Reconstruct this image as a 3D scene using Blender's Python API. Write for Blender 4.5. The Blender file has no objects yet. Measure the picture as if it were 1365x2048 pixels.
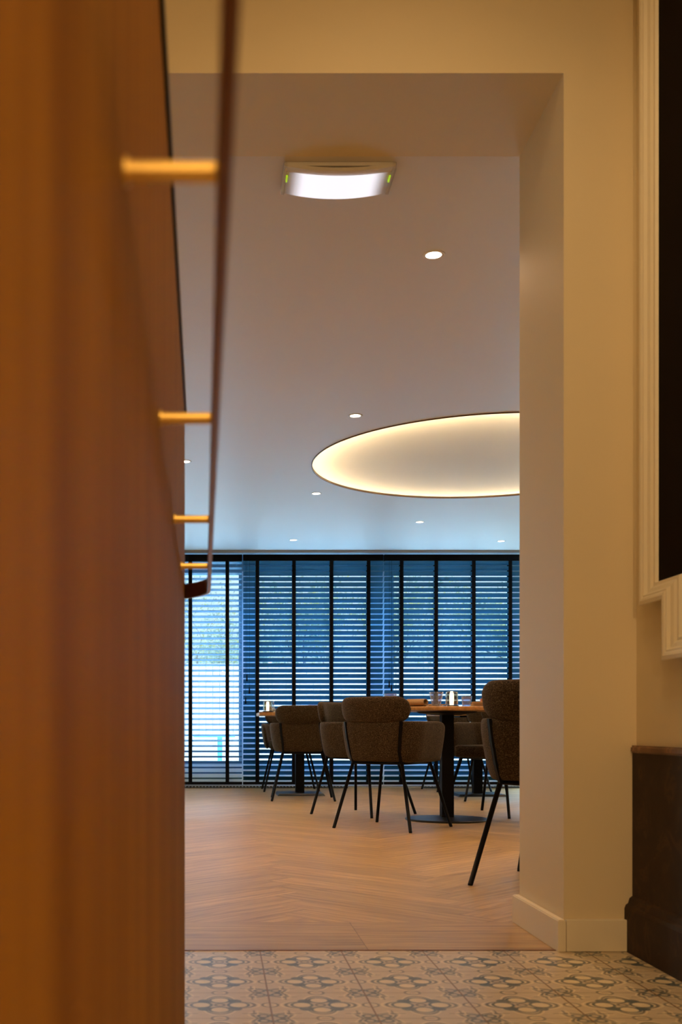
import bpy, bmesh, math, random
from mathutils import Vector, Matrix
random.seed(7)
PI = math.pi
S = bpy.context.scene
COL = S.collection

# ------------------------------------------------------------------ camera
EYE = 0.62
F = 2200.0
cam_d = bpy.data.cameras.new('camera')
cam = bpy.data.objects.new('camera', cam_d); COL.objects.link(cam)
cam.location = (0, 0, EYE); cam.rotation_euler = (PI/2, 0, 0)
cam_d.sensor_fit = 'VERTICAL'; cam_d.sensor_height = 36.0; cam_d.sensor_width = 24.0
cam_d.lens = 36.0*F/2048
cam_d.shift_x = (682.5-435)/2048
cam_d.shift_y = (1454-1024)/2048
cam_d.clip_start = 0.01; cam_d.clip_end = 300
cam_d.dof.use_dof = True; cam_d.dof.focus_distance = 6.2; cam_d.dof.aperture_fstop = 6.3
S.camera = cam
# ------------------------------------------------------------------ view, world, sun
S.view_settings.view_transform = 'Standard'
S.view_settings.look = 'None'
S.view_settings.exposure = 0.0
S.view_settings.gamma = 1.0
S.view_settings.use_curve_mapping = False
S.cycles.use_denoising = True
S.cycles.max_bounces = 10; S.cycles.diffuse_bounces = 6; S.cycles.transparent_max_bounces = 24
S.cycles.sample_clamp_indirect = 6.0
S.cycles.caustics_reflective = False; S.cycles.caustics_refractive = False
W = bpy.data.worlds.new('sky'); S.world = W; W.use_nodes = True
bg = W.node_tree.nodes['Background']
bg.inputs[0].default_value = (0.58, 0.80, 1.0, 1); bg.inputs[1].default_value = 1.35

def light(name, kind, loc, energy, color, rot=(0, 0, 0), size=None, size_y=None, spot=None, blend=0.5, radius=None):
    d = bpy.data.lights.new(name, kind); d.energy = energy; d.color = color
    if kind == 'AREA':
        d.shape = 'RECTANGLE'; d.size = size; d.size_y = size_y or size
    if kind == 'SPOT':
        d.spot_size = spot; d.spot_blend = blend
    if radius is not None and kind != 'AREA': d.shadow_soft_size = radius
    o = bpy.data.objects.new(name, d); COL.objects.link(o)
    o.location = loc; o.rotation_euler = rot
    return o
sun = light('sun', 'SUN', (0, 0, 20), 4.6, (0.80, 0.92, 1.0), rot=(math.radians(48), 0, math.radians(-14)))
sun.data.angle = 0.02
portal = light('window_portal', 'AREA', (1.0, 11.72, 1.25), 1.0, (1, 1, 1), rot=(-PI/2, 0, 0), size=9.2, size_y=2.2)
portal.data.cycles.is_portal = True
WARM = (1.0, 0.65, 0.30)
# daylight of the open sky and sunlit terrace beyond the glass, entering through the blinds
day = light('daylight', 'AREA', (1.2, 13.6, 3.9), 4600, (0.40, 0.73, 1.0), rot=(math.radians(-42), 0, 0), size=8, size_y=1.6)
# hall lamps (ceiling spots of the hall, behind and beside the camera)
light('hall_lamp', 'SPOT', (0.30, 0.9, 3.15), 46, WARM, rot=(math.radians(20), 0, math.radians(-10)), spot=math.radians(120), blend=0.8, radius=0.05)
light('hall_lamp', 'SPOT', (0.55, 2.1, 3.15), 26, WARM, rot=(math.radians(4), 0, 0), spot=math.radians(130), blend=0.8, radius=0.05)
light('hall_lamp', 'POINT', (0.12, -1.5, 1.85), 84, WARM, radius=0.02)

# ------------------------------------------------------------------ node helpers
class NT:
    def __init__(s, name):
        s.m = bpy.data.materials.new(name); s.m.use_nodes = True
        s.t = s.m.node_tree; s.n = s.t.nodes; s.l = s.t.links
        s.p = s.n['Principled BSDF']; s.out = s.n['Material Output']
    def new(s, typ, **kw):
        q = s.n.new(typ)
        for k, v in kw.items(): setattr(q, k, v)
        return q
    def put(s, sock, v):
        if isinstance(v, (int, float)): sock.default_value = v
        elif isinstance(v, tuple): sock.default_value = v if len(v) == len(sock.default_value) else (*v, 1)
        else: s.l.new(v, sock)
    def math(s, op, a, b=0.0, c=None, clamp=False):
        q = s.new('ShaderNodeMath', operation=op); q.use_clamp = clamp
        s.put(q.inputs[0], a); s.put(q.inputs[1], b)
        if c is not None: s.put(q.inputs[2], c)
        return q.outputs[0]
    def mix(s, f, a, b, blend='MIX'):
        q = s.new('ShaderNodeMix', data_type='RGBA', blend_type=blend)
        s.put(q.inputs[0], f); s.put(q.inputs[6], a); s.put(q.inputs[7], b)
        return q.outputs[2]
    def coord(s, which='Object'):
        return s.new('ShaderNodeTexCoord').outputs[which]
    def mapped(s, vec, scale=(1, 1, 1), rot=(0, 0, 0)):
        q = s.new('ShaderNodeMapping'); s.l.new(vec, q.inputs[0])
        q.inputs['Scale'].default_value = scale; q.inputs['Rotation'].default_value = rot
        return q.outputs[0]
    def noise(s, vec, scale=5, detail=3, rough=0.55, dist=0.0):
        q = s.new('ShaderNodeTexNoise'); s.l.new(vec, q.inputs['Vector'])
        q.inputs['Scale'].default_value = scale; q.inputs['Detail'].default_value = detail
        q.inputs['Roughness'].default_value = rough; q.inputs['Distortion'].default_value = dist
        return q.outputs[0]
    def ramp(s, f, stops):
        q = s.new('ShaderNodeValToRGB'); s.put(q.inputs[0], f)
        e = q.color_ramp.elements
        while len(e) < len(stops): e.new(0.5)
        for i, (p, c) in enumerate(stops):
            e[i].position = p; e[i].color = (*c, 1)
        return q.outputs[0]
    def bump(s, h, strength=0.3, dist=0.002):
        q = s.new('ShaderNodeBump'); s.put(q.inputs['Height'], h)
        q.inputs['Strength'].default_value = strength; q.inputs['Distance'].default_value = dist
        s.l.new(q.outputs[0], s.p.inputs['Normal'])
    def set(s, color=None, rough=0.5, metal=0.0, spec=0.5, **kw):
        if color is not None: s.put(s.p.inputs['Base Color'], color)
        s.put(s.p.inputs['Roughness'], rough); s.p.inputs['Metallic'].default_value = metal
        s.p.inputs['Specular IOR Level'].default_value = spec
        for k, v in kw.items(): s.put(s.p.inputs[k], v)
        return s.m

def simple(name, color, rough=0.5, metal=0.0, spec=0.5, noise=0.0, nscale=20.0):
    k = NT(name)
    if noise:
        n = k.noise(k.coord(), nscale, 4)
        c = k.mix(n, tuple(x*(1-noise) for x in color), tuple(min(1, x*(1+noise)) for x in color))
        return k.set(c, rough, metal, spec)
    return k.set(color, rough, metal, spec)

def plaster(name, color, rough=0.55, spec=0.35):
    k = NT(name); v = k.coord()
    n = k.noise(v, 2.3, 3)
    c = k.mix(n, tuple(x*.97 for x in color), color)
    k.set(c, rough, 0, spec); k.bump(k.noise(v, 260, 3), 0.12, 0.001)
    return k.m
M = {}
M['plaster'] = plaster('cream_plaster', (0.72, 0.63, 0.45))
M['ceiling'] = plaster('white_ceiling_paint', (0.72, 0.70, 0.68), 0.42, 0.4)
M['jamb'] = plaster('satin_cream_paint', (0.84, 0.74, 0.60), 0.34, 0.5)
M['white_wood'] = plaster('cream_painted_wood', (0.78, 0.72, 0.58), 0.4, 0.4)
M['black_steel'] = simple('black_powder_coated_steel', (0.003, 0.003, 0.004), 0.5, 0.0, 0.10)
M['base_steel'] = simple('dark_table_base_steel', (0.008, 0.010, 0.013), 0.28, 0.0, 0.5)
M['brass'] = simple('polished_brass', (0.95, 0.66, 0.20), 0.3, 1.0, noise=0.06, nscale=60)
M['rail'] = simple('bronze_flat_bar', (0.20, 0.085, 0.04), 0.33, 0.85)
M['black_edge'] = simple('black_counter_top', (0.012, 0.009, 0.008), 0.4)
M['mirror_dark'] = simple('dark_panel', (0.010, 0.006, 0.003), 0.8, spec=0.05)
M['slat'] = simple('dark_blue_grey_blind_slat', (0.014, 0.105, 0.20), 0.45, spec=0.3)
M['tape'] = simple('black_ladder_tape', (0.006, 0.006, 0.008), 0.9, spec=0.1)
M['frame_dark'] = simple('window_frame_grey', (0.22, 0.36, 0.45), 0.45)
M['frame_light'] = simple('window_post_pale_grey', (0.78, 0.84, 0.90), 0.6)
M['alu'] = simple('brushed_aluminium', (0.55, 0.57, 0.60), 0.35, 0.8)
M['napkin'] = simple('tan_linen', (0.42, 0.28, 0.15), 0.9, spec=0.1, noise=0.15, nscale=90)
M['trim_steel'] = simple('white_lamp_trim', (0.75, 0.72, 0.68), 0.4)
M['plastic'] = simple('white_plastic', (0.72, 0.70, 0.66), 0.35)
M['terrace'] = simple('pale_terrace_stone', (0.72, 0.74, 0.76), 0.8, noise=0.06, nscale=1.5)
M['grass_bank'] = simple('pale_gravel', (0.6, 0.62, 0.6), 0.9, noise=0.15, nscale=4)
M['bark'] = simple('grey_bark', (0.18, 0.16, 0.14), 0.9, noise=0.3, nscale=12)
M['dark_base'] = simple('dark_lamp_foot', (0.02, 0.013, 0.01), 0.5)
M['outdoor_blue'] = simple('blue_grey_outdoor_lacquer', (0.06, 0.22, 0.34), 0.5)

def emis(name, color, strength):
    k = NT(name); k.set(color, 0.5)
    k.put(k.p.inputs['Emission Color'], color); k.p.inputs['Emission Strength'].default_value = strength
    return k.m
M['lens'] = emis('downlight_lens', (1.0, 0.86, 0.68), 9.0)
M['led'] = emis('warm_led_strip', (1.0, 0.76, 0.42), 58.0)
def diffuser_mat():
    k = NT('cool_lit_diffuser'); sp = k.new('ShaderNodeSeparateXYZ'); k.l.new(k.coord(), sp.inputs[0])
    q = k.new('ShaderNodeMapRange', interpolation_type='SMOOTHSTEP'); k.l.new(k.math('ABSOLUTE', sp.outputs[0]), q.inputs[0])
    q.inputs[1].default_value = 0.165; q.inputs[2].default_value = 0.105
    k.set((0.6, 0.56, 0.52), 0.4); k.put(k.p.inputs['Emission Color'], (0.86, 0.88, 1.0))
    k.put(k.p.inputs['Emission Strength'], k.math('MULTIPLY', q.outputs[0], 1.0)); return k.m
M['emergency'] = diffuser_mat()
M['green_led'] = emis('green_indicator', (0.45, 0.8, 0.02), 0.6)
M['flame'] = emis('warm_light_tube', (1.0, 0.80, 0.50), 6.5)

def glass(name, tint, gloss=0.10, rough=0.03):
    k = NT(name)
    tr = k.new('ShaderNodeBsdfTransparent'); tr.inputs[0].default_value = (*tint, 1)
    gl = k.new('ShaderNodeBsdfGlossy'); gl.inputs['Roughness'].default_value = rough
    lw = k.new('ShaderNodeLayerWeight'); lw.inputs[0].default_value = 0.35
    f = k.math('MULTIPLY_ADD', lw.outputs['Facing'], 0.55, gloss*0.4)
    mx = k.new('ShaderNodeMixShader'); k.l.new(f, mx.inputs[0])
    k.l.new(tr.outputs[0], mx.inputs[1]); k.l.new(gl.outputs[0], mx.inputs[2])
    k.l.new(mx.outputs[0], k.out.inputs[0])
    return k.m
def pane_glass():
    k = NT('window_glass')
    tr = k.new('ShaderNodeBsdfTransparent'); tr.inputs[0].default_value = (0.95, 0.985, 1, 1)
    gl = k.new('ShaderNodeBsdfGlossy'); gl.inputs['Roughness'].default_value = 0.01
    mx = k.new('ShaderNodeMixShader'); mx.inputs[0].default_value = 0.05
    k.l.new(tr.outputs[0], mx.inputs[1]); k.l.new(gl.outputs[0], mx.inputs[2])
    k.l.new(mx.outputs[0], k.out.inputs[0])
    return k.m
M['pane'] = pane_glass()
M['glass_clear'] = glass('clear_glass', (0.90, 0.92, 0.93))
M['glass_blue'] = glass('ribbed_blue_glass', (0.74, 0.84, 0.96), 0.35, 0.12)
M['glass_smoke'] = glass('smoky_lantern_glass', (0.80, 0.76, 0.68), 0.2, 0.05)
M['led_cover'] = glass('clear_acrylic', (0.93, 0.93, 0.93), 0.05, 0.1)

def fabric():
    k = NT('brown_boucle_fabric'); v = k.coord()
    a = k.noise(k.mapped(v, (1, 1, 1.8)), 170, 3, 0.6)
    b = k.noise(v, 620, 2, 0.6)
    f = k.math('ADD', k.math('MULTIPLY', a, 0.75), k.math('MULTIPLY', b, 0.25))
    c = k.ramp(f, [(0.38, (0.008, 0.005, 0.0025)), (0.50, (0.030, 0.019, 0.009)), (0.63, (0.12, 0.085, 0.048))])
    k.set(c, 0.95, 0, 0.15); k.p.inputs['Sheen Weight'].default_value = 0.12
    k.bump(f, 0.8, 0.004)
    return k.m
M['fabric'] = fabric()

def panel_wood():
    k = NT('orange_brown_veneer'); v = k.coord()
    a = k.noise(k.mapped(v, (1, 9, 0.16)), 5.0, 4, 0.55, 0.25)
    b = k.noise(k.mapped(v, (1, 60, 0.7)), 7.0, 3, 0.6)
    f = k.math('ADD', k.math('MULTIPLY', a, 0.75), k.math('MULTIPLY', b, 0.25))
    c = k.ramp(f, [(0.34, (0.20, 0.073, 0.006)), (0.5, (0.33, 0.142, 0.012)), (0.66, (0.46, 0.220, 0.024))])
    k.set(c, 0.62, 0, 0.12)
    return k.m
M['panel'] = panel_wood()

def oak(name='oak_tabletop', base=(0.50, 0.26, 0.09), axis=(8, 1, 8)):
    k = NT(name); v = k.coord()
    a = k.noise(k.mapped(v, axis), 6, 4, 0.6, 0.4)
    c = k.ramp(a, [(0.3, tuple(x*.7 for x in base)), (0.7, tuple(x*1.25 for x in base))])
    k.set(c, 0.42, 0, 0.4); return k.m
M['oak'] = oak()

def floor_wood():
    k = NT('herringbone_oak')
    uv = k.new('ShaderNodeUVMap').outputs[0]
    at = k.new('ShaderNodeAttribute'); at.attribute_name = 'plank'
    a = k.noise(k.mapped(uv, (1.2, 22, 1)), 2.2, 5, 0.6, 0.5)
    b = k.noise(k.mapped(uv, (5, 130, 1)), 3.0, 3, 0.6)
    f = k.math('ADD', k.math('MULTIPLY', a, 0.7), k.math('MULTIPLY', b, 0.3))
    c = k.ramp(f, [(0.34, (0.22, 0.124, 0.042)), (0.5, (0.44, 0.282, 0.108)), (0.66, (0.60, 0.42, 0.18))])
    g = k.math('MULTIPLY_ADD', at.outputs['Fac'], 0.22, 0.86)
    cc = k.new('ShaderNodeVectorMath', operation='SCALE'); k.l.new(c, cc.inputs[0]); k.l.new(g, cc.inputs['Scale'])
    k.set(cc.outputs[0], k.math('MULTIPLY_ADD', f, 0.22, 0.26), 0, 0.5)
    k.bump(f, 0.10, 0.0008)
    return k.m
M['floor'] = floor_wood()

def marble(name, c0, c1, vein, rough=0.25):
    k = NT(name); v = k.coord()
    a = k.noise(v, 9, 6, 0.65, 1.2)
    c = k.ramp(a, [(0.3, c0), (0.55, c1), (0.62, vein), (0.66, c1), (0.8, c0)])
    k.set(c, rough, 0, 0.22); return k.m
M['dark_stone'] = marble('dark_brown_stone', (0.020, 0.010, 0.006), (0.034, 0.017, 0.010), (0.060, 0.030, 0.014), 0.6)
M['brown_stone'] = marble('brown_veined_ledge_stone', (0.10, 0.045, 0.022), (0.17, 0.08, 0.04), (0.34, 0.18, 0.09), 0.3)

def tiles():
    T = 0.2247; OX = 0.118; OY = 3.05 - 0.035
    k = NT('patterned_cement_tile')
    sp = k.new('ShaderNodeSeparateXYZ'); k.l.new(k.new('ShaderNodeNewGeometry').outputs['Position'], sp.inputs[0])
    def frac(x, o):
        u = k.math('DIVIDE', k.math('SUBTRACT', x, o), T)
        return k.math('ABSOLUTE', k.math('SUBTRACT', k.math('FRACT', k.math('ADD', u, 100.0)), 0.5)), u
    a, u = frac(sp.outputs[0], OX); b, v = frac(sp.outputs[1], OY)
    def length(x, y): return k.math('SQRT', k.math('ADD', k.math('MULTIPLY', x, x), k.math('MULTIPLY', y, y)))
    def smooth(x, lo, hi):
        q = k.new('ShaderNodeMapRange', interpolation_type='SMOOTHSTEP'); k.put(q.inputs[0], x)
        q.inputs[1].default_value = lo; q.inputs[2].default_value = hi; return q.outputs[0]
    def band(x, c, w, soft=0.008):   # 1 where |x-c|<w
        d = k.math('ABSOLUTE', k.math('SUBTRACT', x, c))
        return k.math('SUBTRACT', 1.0, smooth(d, w-soft, w+soft))
    def below(x, c, soft=0.008): return k.math('SUBTRACT', 1.0, smooth(x, c-soft, c+soft))
    def polar(x, y):
        r = length(x, y); th = k.math('ARCTAN2', y, x); return r, th
    bgc = (0.58, 0.48, 0.34); cream = (0.78, 0.66, 0.45); blue = (0.085, 0.12, 0.135); grey = (0.17, 0.165, 0.14)
    n = k.noise(k.new('ShaderNodeNewGeometry').outputs['Position'], 6, 3)
    col = k.mix(n, bgc, (0.62, 0.52, 0.38))
    # centre flower: quatrefoil outline, leaves on the diagonals, four petals
    r, th = polar(a, b)
    c4 = k.math('COSINE', k.math('MULTIPLY', th, 4.0))
    R = k.math('MULTIPLY_ADD', c4, 0.055, 0.265)
    rr = k.math('DIVIDE', r, R)
    col = k.mix(band(rr, 1.22, 0.045), col, cream)
    col = k.mix(band(rr, 1.08, 0.05), col, grey)
    col = k.mix(band(rr, 0.93, 0.06), col, cream)
    # blue leaves: on diagonals
    leaf = k.math('MULTIPLY', below(length(k.math('SUBTRACT', a, 0.145), k.math('SUBTRACT', b, 0.145)), 0.075), 1.0)
    col = k.mix(leaf, col, blue)
    for (x0, y0, rad) in ((0.185, 0.0, 0.088), (0.0, 0.185, 0.088)):
        d = length(k.math('SUBTRACT', a, x0), k.math('SUBTRACT', b, y0))
        col = k.mix(band(d, rad+0.012, 0.016), col, blue)
        col = k.mix(below(d, rad-0.004), col, cream)
    col = k.mix(band(length(a, b), 0.045, 0.014), col, grey)
    # corner flower
    ca = k.math('SUBTRACT', 0.5, a); cb = k.math('SUBTRACT', 0.5, b)
    r2, th2 = polar(ca, cb)
    c42 = k.math('COSINE', k.math('MULTIPLY', th2, 4.0))
    R2 = k.math('MULTIPLY_ADD', c42, -0.05, 0.19); q2 = k.math('DIVIDE', r2, R2)
    col = k.mix(band(q2, 1.22, 0.06), col, cream)
    col = k.mix(band(q2, 1.0, 0.09), col, grey)
    dl = length(k.math('SUBTRACT', ca, 0.085), k.math('SUBTRACT', cb, 0.085))
    col = k.mix(below(dl, 0.062), col, blue); col = k.mix(below(dl, 0.034), col, bgc)
    col = k.mix(below(length(k.math('SUBTRACT', ca, 0.10), cb), 0.035), col, blue)
    col = k.mix(below(length(ca, k.math('SUBTRACT', cb, 0.10)), 0.035), col, blue)
    # rings on the edge middles and double lines linking the flowers
    for (x0, y0) in ((0.5, 0.0), (0.0, 0.5)):
        d = length(k.math('SUBTRACT', a, x0), k.math('SUBTRACT', b, y0))
        col = k.mix(band(d, 0.078, 0.012), col, grey)
        col = k.mix(band(d, 0.052, 0.010), col, cream)
    lnk = k.math('MULTIPLY', band(k.math('SUBTRACT', a, b), 0.0, 0.22), 1.0)
    for off in (0.33, 0.365):
        for (p, q) in ((a, b), (b, a)):
            m = k.math('MULTIPLY', band(p, off, 0.008), k.math('MULTIPLY', smooth(q, 0.20, 0.22), below(q, 0.37)))
            col = k.mix(m, col, grey if off < 0.35 else cream)
    # worn print
    w = k.noise(k.new('ShaderNodeNewGeometry').outputs['Position'], 28, 4, 0.7)
    col = k.mix(k.math('MULTIPLY', smooth(w, 0.42, 0.66), 0.28), col, (0.50, 0.42, 0.31))
    gx = smooth(a, 0.488, 0.494); gy = smooth(b, 0.491, 0.496)
    col = k.mix(gy, col, (0.27, 0.19, 0.11)); col = k.mix(gx, col, (0.22, 0.12, 0.05))
    k.set(col, 0.32, 0, 0.45)
    k.bump(k.math('SUBTRACT', 1.0, k.math('MAXIMUM', gx, gy)), 0.4, 0.0008)
    return k.m
M['tiles'] = tiles()

def leaves_mat():
    k = NT('pale_garden_leaves'); v = k.coord()
    n = k.noise(v, 3.0, 4, 0.7)
    c = k.ramp(n, [(0.35, (0.20, 0.36, 0.30)), (0.5, (0.50, 0.66, 0.62)), (0.62, (0.72, 0.72, 0.22)), (0.7, (0.45, 0.62, 0.5))])
    k.set(c, 0.7); k.p.inputs['Transmission Weight'].default_value = 0.0
    tl = k.new('ShaderNodeBsdfTranslucent'); k.l.new(c, tl.inputs[0])
    mx = k.new('ShaderNodeMixShader'); mx.inputs[0].default_value = 0.5
    k.l.new(k.p.outputs[0], mx.inputs[1]); k.l.new(tl.outputs[0], mx.inputs[2]); k.l.new(mx.outputs[0], k.out.inputs[0])
    return k.m
M['leaves'] = leaves_mat()
def fence_mat():
    k = NT('pale_fence_board'); v = k.coord()
    s = k.new('ShaderNodeSeparateXYZ'); k.l.new(v, s.inputs[0])
    n = k.noise(k.mapped(v, (6, 1, 0.6)), 3, 4)
    c = k.mix(n, (0.62, 0.66, 0.70), (0.78, 0.82, 0.86))
    return k.set(c, 0.8)
M['fence'] = fence_mat()

# ------------------------------------------------------------------ mesh helpers
def link(name, bm, mat, parent=None, smooth=False, loc=None):
    me = bpy.data.meshes.new(name); bm.normal_update(); bm.to_mesh(me); bm.free()
    for m in (mat if isinstance(mat, list) else [mat]): me.materials.append(m)
    if smooth:
        for p in me.polygons: p.use_smooth = True
    o = bpy.data.objects.new(name, me); COL.objects.link(o)
    if parent: o.parent = parent
    if loc: o.location = loc
    return o
def box(bm, x0, x1, y0, y1, z0, z1):
    vs = [bm.verts.new(p) for p in ((x0, y0, z0), (x1, y0, z0), (x1, y1, z0), (x0, y1, z0), (x0, y0, z1), (x1, y0, z1), (x1, y1, z1), (x0, y1, z1))]
    for f in ((3, 2, 1, 0), (4, 5, 6, 7), (0, 1, 5, 4), (1, 2, 6, 5), (2, 3, 7, 6), (3, 0, 4, 7)):
        bm.faces.new([vs[i] for i in f])
    return vs
def bx(*a, bevel=0.0):
    bm = bmesh.new(); box(bm, *a)
    if bevel: bmesh.ops.bevel(bm, geom=list(bm.edges), offset=bevel, segments=2, profile=0.7, affect='EDGES')
    return bm
def tube(bm, pts, r, n=10, cap=True):
    pts = [Vector(p) for p in pts]; rings = []
    for i, p in enumerate(pts):
        d = (pts[min(i+1, len(pts)-1)] - pts[max(i-1, 0)]).normalized()
        up = Vector((0, 0, 1)) if abs(d.z) < 0.95 else Vector((1, 0, 0))
        a = d.cross(up).normalized(); b = d.cross(a).normalized()
        rr = r[i] if isinstance(r, (list, tuple)) else r
        rings.append([bm.verts.new(p + (a*math.cos(t)+b*math.sin(t))*rr) for t in [2*PI*j/n for j in range(n)]])
    for A, B in zip(rings, rings[1:]):
        for j in range(n): bm.faces.new((A[j], A[(j+1) % n], B[(j+1) % n], B[j]))
    if cap: bm.faces.new(rings[0]); bm.faces.new(rings[-1][::-1])
def lathe(bm, prof, n=40, c=(0, 0, 0)):
    rings = []
    for r, z in prof:
        if r < 1e-6: rings.append([bm.verts.new((c[0], c[1], c[2]+z))])
        else: rings.append([bm.verts.new((c[0]+r*math.cos(2*PI*j/n), c[1]+r*math.sin(2*PI*j/n), c[2]+z)) for j in range(n)])
    for A, B in zip(rings, rings[1:]):
        for j in range(n):
            k = (j+1) % n
            if len(A) == 1 and len(B) == 1: continue
            if len(A) == 1: bm.faces.new((A[0], B[j], B[k]))
            elif len(B) == 1: bm.faces.new((A[j], A[k], B[0]))
            else: bm.faces.new((A[j], A[k], B[k], B[j]))
def thing(name, label, cat, loc=(0, 0, 0), rz=0.0, group=None):
    o = bpy.data.objects.new(name, None); COL.objects.link(o); o.empty_display_size = 0.1
    o.location = loc; o.rotation_euler = (0, 0, rz); o['label'] = label; o['category'] = cat
    if group: o['group'] = group
    return o
def tag(o, label, cat, group=None, kind=None):
    o['label'] = label; o['category'] = cat
    if group: o['group'] = group
    if kind: o['kind'] = kind
    return o
def struct(name, bm, mat, parent=None, label=None):
    o = link(name, bm, mat, parent)
    if not parent: o['kind'] = 'structure'
    if label: o['label'] = label
    return o
def dup(root, loc, rz, label, group=None):
    r = root.copy(); COL.objects.link(r); r.location = loc; r.rotation_euler = (0, 0, rz); r['label'] = label
    if group: r['group'] = group
    def rec(src, dst):
        for ch in list(src.children):
            c = ch.copy(); COL.objects.link(c); c.parent = dst; c.matrix_parent_inverse = ch.matrix_parent_inverse.copy(); rec(ch, c)
    rec(root, r)
    return r

# ------------------------------------------------------------------ setting: shell
YF, YB, YW = 3.05, 3.495, 11.62          # hall face and dining face of the partition, window wall
HC = 2.433                                # soffit and dining ceiling height
XR, XL = 0.961, -0.62                     # opening
HX = 1.163                                # hall side wall
# partition with the opening: three blocks in one mesh
bm = bmesh.new()
box(bm, XR, 6.0, YF, YB, 0, 3.2)
box(bm, -4.2, XL, YF, YB, 0, 3.2)
box(bm, XL, XR, YF, YB, HC, 3.2)
bmesh.ops.remove_doubles(bm, verts=bm.verts, dist=1e-5)
struct('wall_front', bm, M['plaster'])
struct('wall_right', bx(HX, HX+0.15, -3.0, YF, 0, 3.2), M['plaster'])
struct('wall_left', bx(-1.75, -1.6, -3.0, YF, 0, 3.2), M['plaster'])
struct('wall_back', bx(-1.75, HX+0.15, -3.15, -3.0, 0, 3.2), M['plaster'])
struct('ceiling_hall', bx(-1.75, HX+0.15, -3.15, YF, 3.2, 3.3), M['ceiling'])['label'] = 'hall ceiling'
struct('wall_dining_right', bx(5.85, 6.0, YB, YW+0.3, 0, 2.75), M['plaster'])
struct('wall_dining_left', bx(-4.2, -4.05, YB, YW+0.3, 0, 2.75), M['plaster'])
# dining ceiling with the round opening of the light recess
RC = Vector((1.84, 7.53)); RR = 1.19
bm = bmesh.new()
def ring(r, z, n=120): return [bm.verts.new((RC.x+r*math.cos(2*PI*i/n), RC.y+r*math.sin(2*PI*i/n), z)) for i in range(n)]
def loop_edges(vs): return [bm.edges.new((vs[i], vs[(i+1) % len(vs)])) for i in range(len(vs))]
lo = ring(RR, HC+0.004); outer = [bm.verts.new(p) for p in ((-4.05, YB, HC+0.004), (5.85, YB, HC+0.004), (5.85, YW, HC+0.004), (-4.05, YW, HC+0.004))]
bmesh.ops.triangle_fill(bm, edges=loop_edges(lo)+loop_edges(outer), use_beauty=True)
def strip(A, B):
    for i in range(len(A)): bm.faces.new((A[i], A[(i+1) % len(A)], B[(i+1) % len(A)], B[i]))
lt = ring(RR, HC+0.020); strip(lo, lt)
lw_ = ring(RR+0.03, HC+0.020); strip(lt, lw_)
uw = ring(RR+0.03, HC+0.165); strip(lw_, uw)
bm.faces.new(uw)
struct('ceiling', bm, M['ceiling'])
struct('ceiling_slab', bx(-4.2, 6.0, YB, YW+0.3, 2.62, 2.75), M['ceiling'])
# floors
struct('floor_base', bx(-4.2, 6.0, YF, YW+0.3, -0.08, -0.003), M['black_edge'])
struct('floor_hall', bx(-1.75, HX+0.15, -3.15, YF, -0.06, 0), M['tiles'])['label'] = 'patterned tile floor'
def herringbone():
    bm = bmesh.new(); uvl = bm.loops.layers.uv.new('UVMap'); cl = bm.loops.layers.float_color.new('plank')
    L, Wd, g = 0.84, 0.14, 0.0006
    cx, cy = 0.9, 7.5
    ca, sa = math.cos(PI/4), math.sin(PI/4)
    rng = random.Random(3)
    def plank(x, y, lx, ly, horiz):
        c = Vector((x+lx/2, y+ly/2)); wc = (c.x*ca-c.y*sa+cx, c.x*sa+c.y*ca+cy)
        if not (-4.9 < wc[0] < 6.7 and YB-0.8 < wc[1] < YW+0.9): return
        v = rng.random(); ou, ov = rng.random()*30, rng.random()*30
        pts = [(x+g, y+g), (x+lx-g, y+g), (x+lx-g, y+ly-g), (x+g, y+ly-g)]
        vs = [bm.verts.new((p[0]*ca-p[1]*sa+cx, p[0]*sa+p[1]*ca+cy, 0)) for p in pts]
        f = bm.faces.new(vs)
        for lp, p in zip(f.loops, pts):
            uu, vv = ((p[0]-x), (p[1]-y)) if horiz else ((p[1]-y), (p[0]-x))
            lp[uvl].uv = (uu+ou, vv+ov); lp[cl] = (v, v, v, 1)
    for i in range(-80, 80):
        for j in range(-12, 12):
            plank(i*Wd+j*2*L, i*Wd, L, Wd, True)
            plank(i*Wd+L+j*2*L, i*Wd-(L-Wd), Wd, L, False)
    for co, no in (((0, YB, 0), (0, -1, 0)), ((0, YW, 0), (0, 1, 0)), ((-4.05, 0, 0), (-1, 0, 0)), ((5.85, 0, 0), (1, 0, 0))):
        bmesh.ops.bisect_plane(bm, geom=list(bm.verts)+list(bm.edges)+list(bm.faces), plane_co=co, plane_no=no, clear_outer=True)
    # border boards in the doorway
    for (y0, y1) in ((YF+0.004, YF+0.222), (YF+0.222, YB)):
        for (x0, x1) in ((-0.62, 0.42), (0.42, 0.961)):
            v = rng.random()*0.5+0.1; ou = rng.random()*9
            pts = [(x0+g, y0+g), (x1-g, y0+g), (x1-g, y1-g), (x0+g, y1-g)]
            f = bm.faces.new([bm.verts.new((p[0], p[1], 0)) for p in pts])
            for lp, p in zip(f.loops, pts): lp[uvl].uv = (p[0]+ou, p[1]); lp[cl] = (v, v, v, 1)
    return bm
struct('floor', herringbone(), M['floor'])
# skirting of the opening and the partition
bm = bmesh.new(); box(bm, XR-0.022, XR, YF-0.020, YB+0.004, 0.001, 0.088)
bmesh.ops.bevel(bm, geom=[e for e in bm.edges if all(v.co.z > 0.05 for v in e.verts)], offset=0.003, segments=2, affect='EDGES')
struct('baseboard_front', bm, M['white_wood'])
struct('baseboard_right', bx(XR+0.002, 1.14, YF-0.020, YF, 0.001, 0.088, bevel=0.002), M['white_wood'])
struct('trim_1', bx(XL, XR, YF-0.003, YF+0.005, 0, 0.002), M['rail'])
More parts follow.
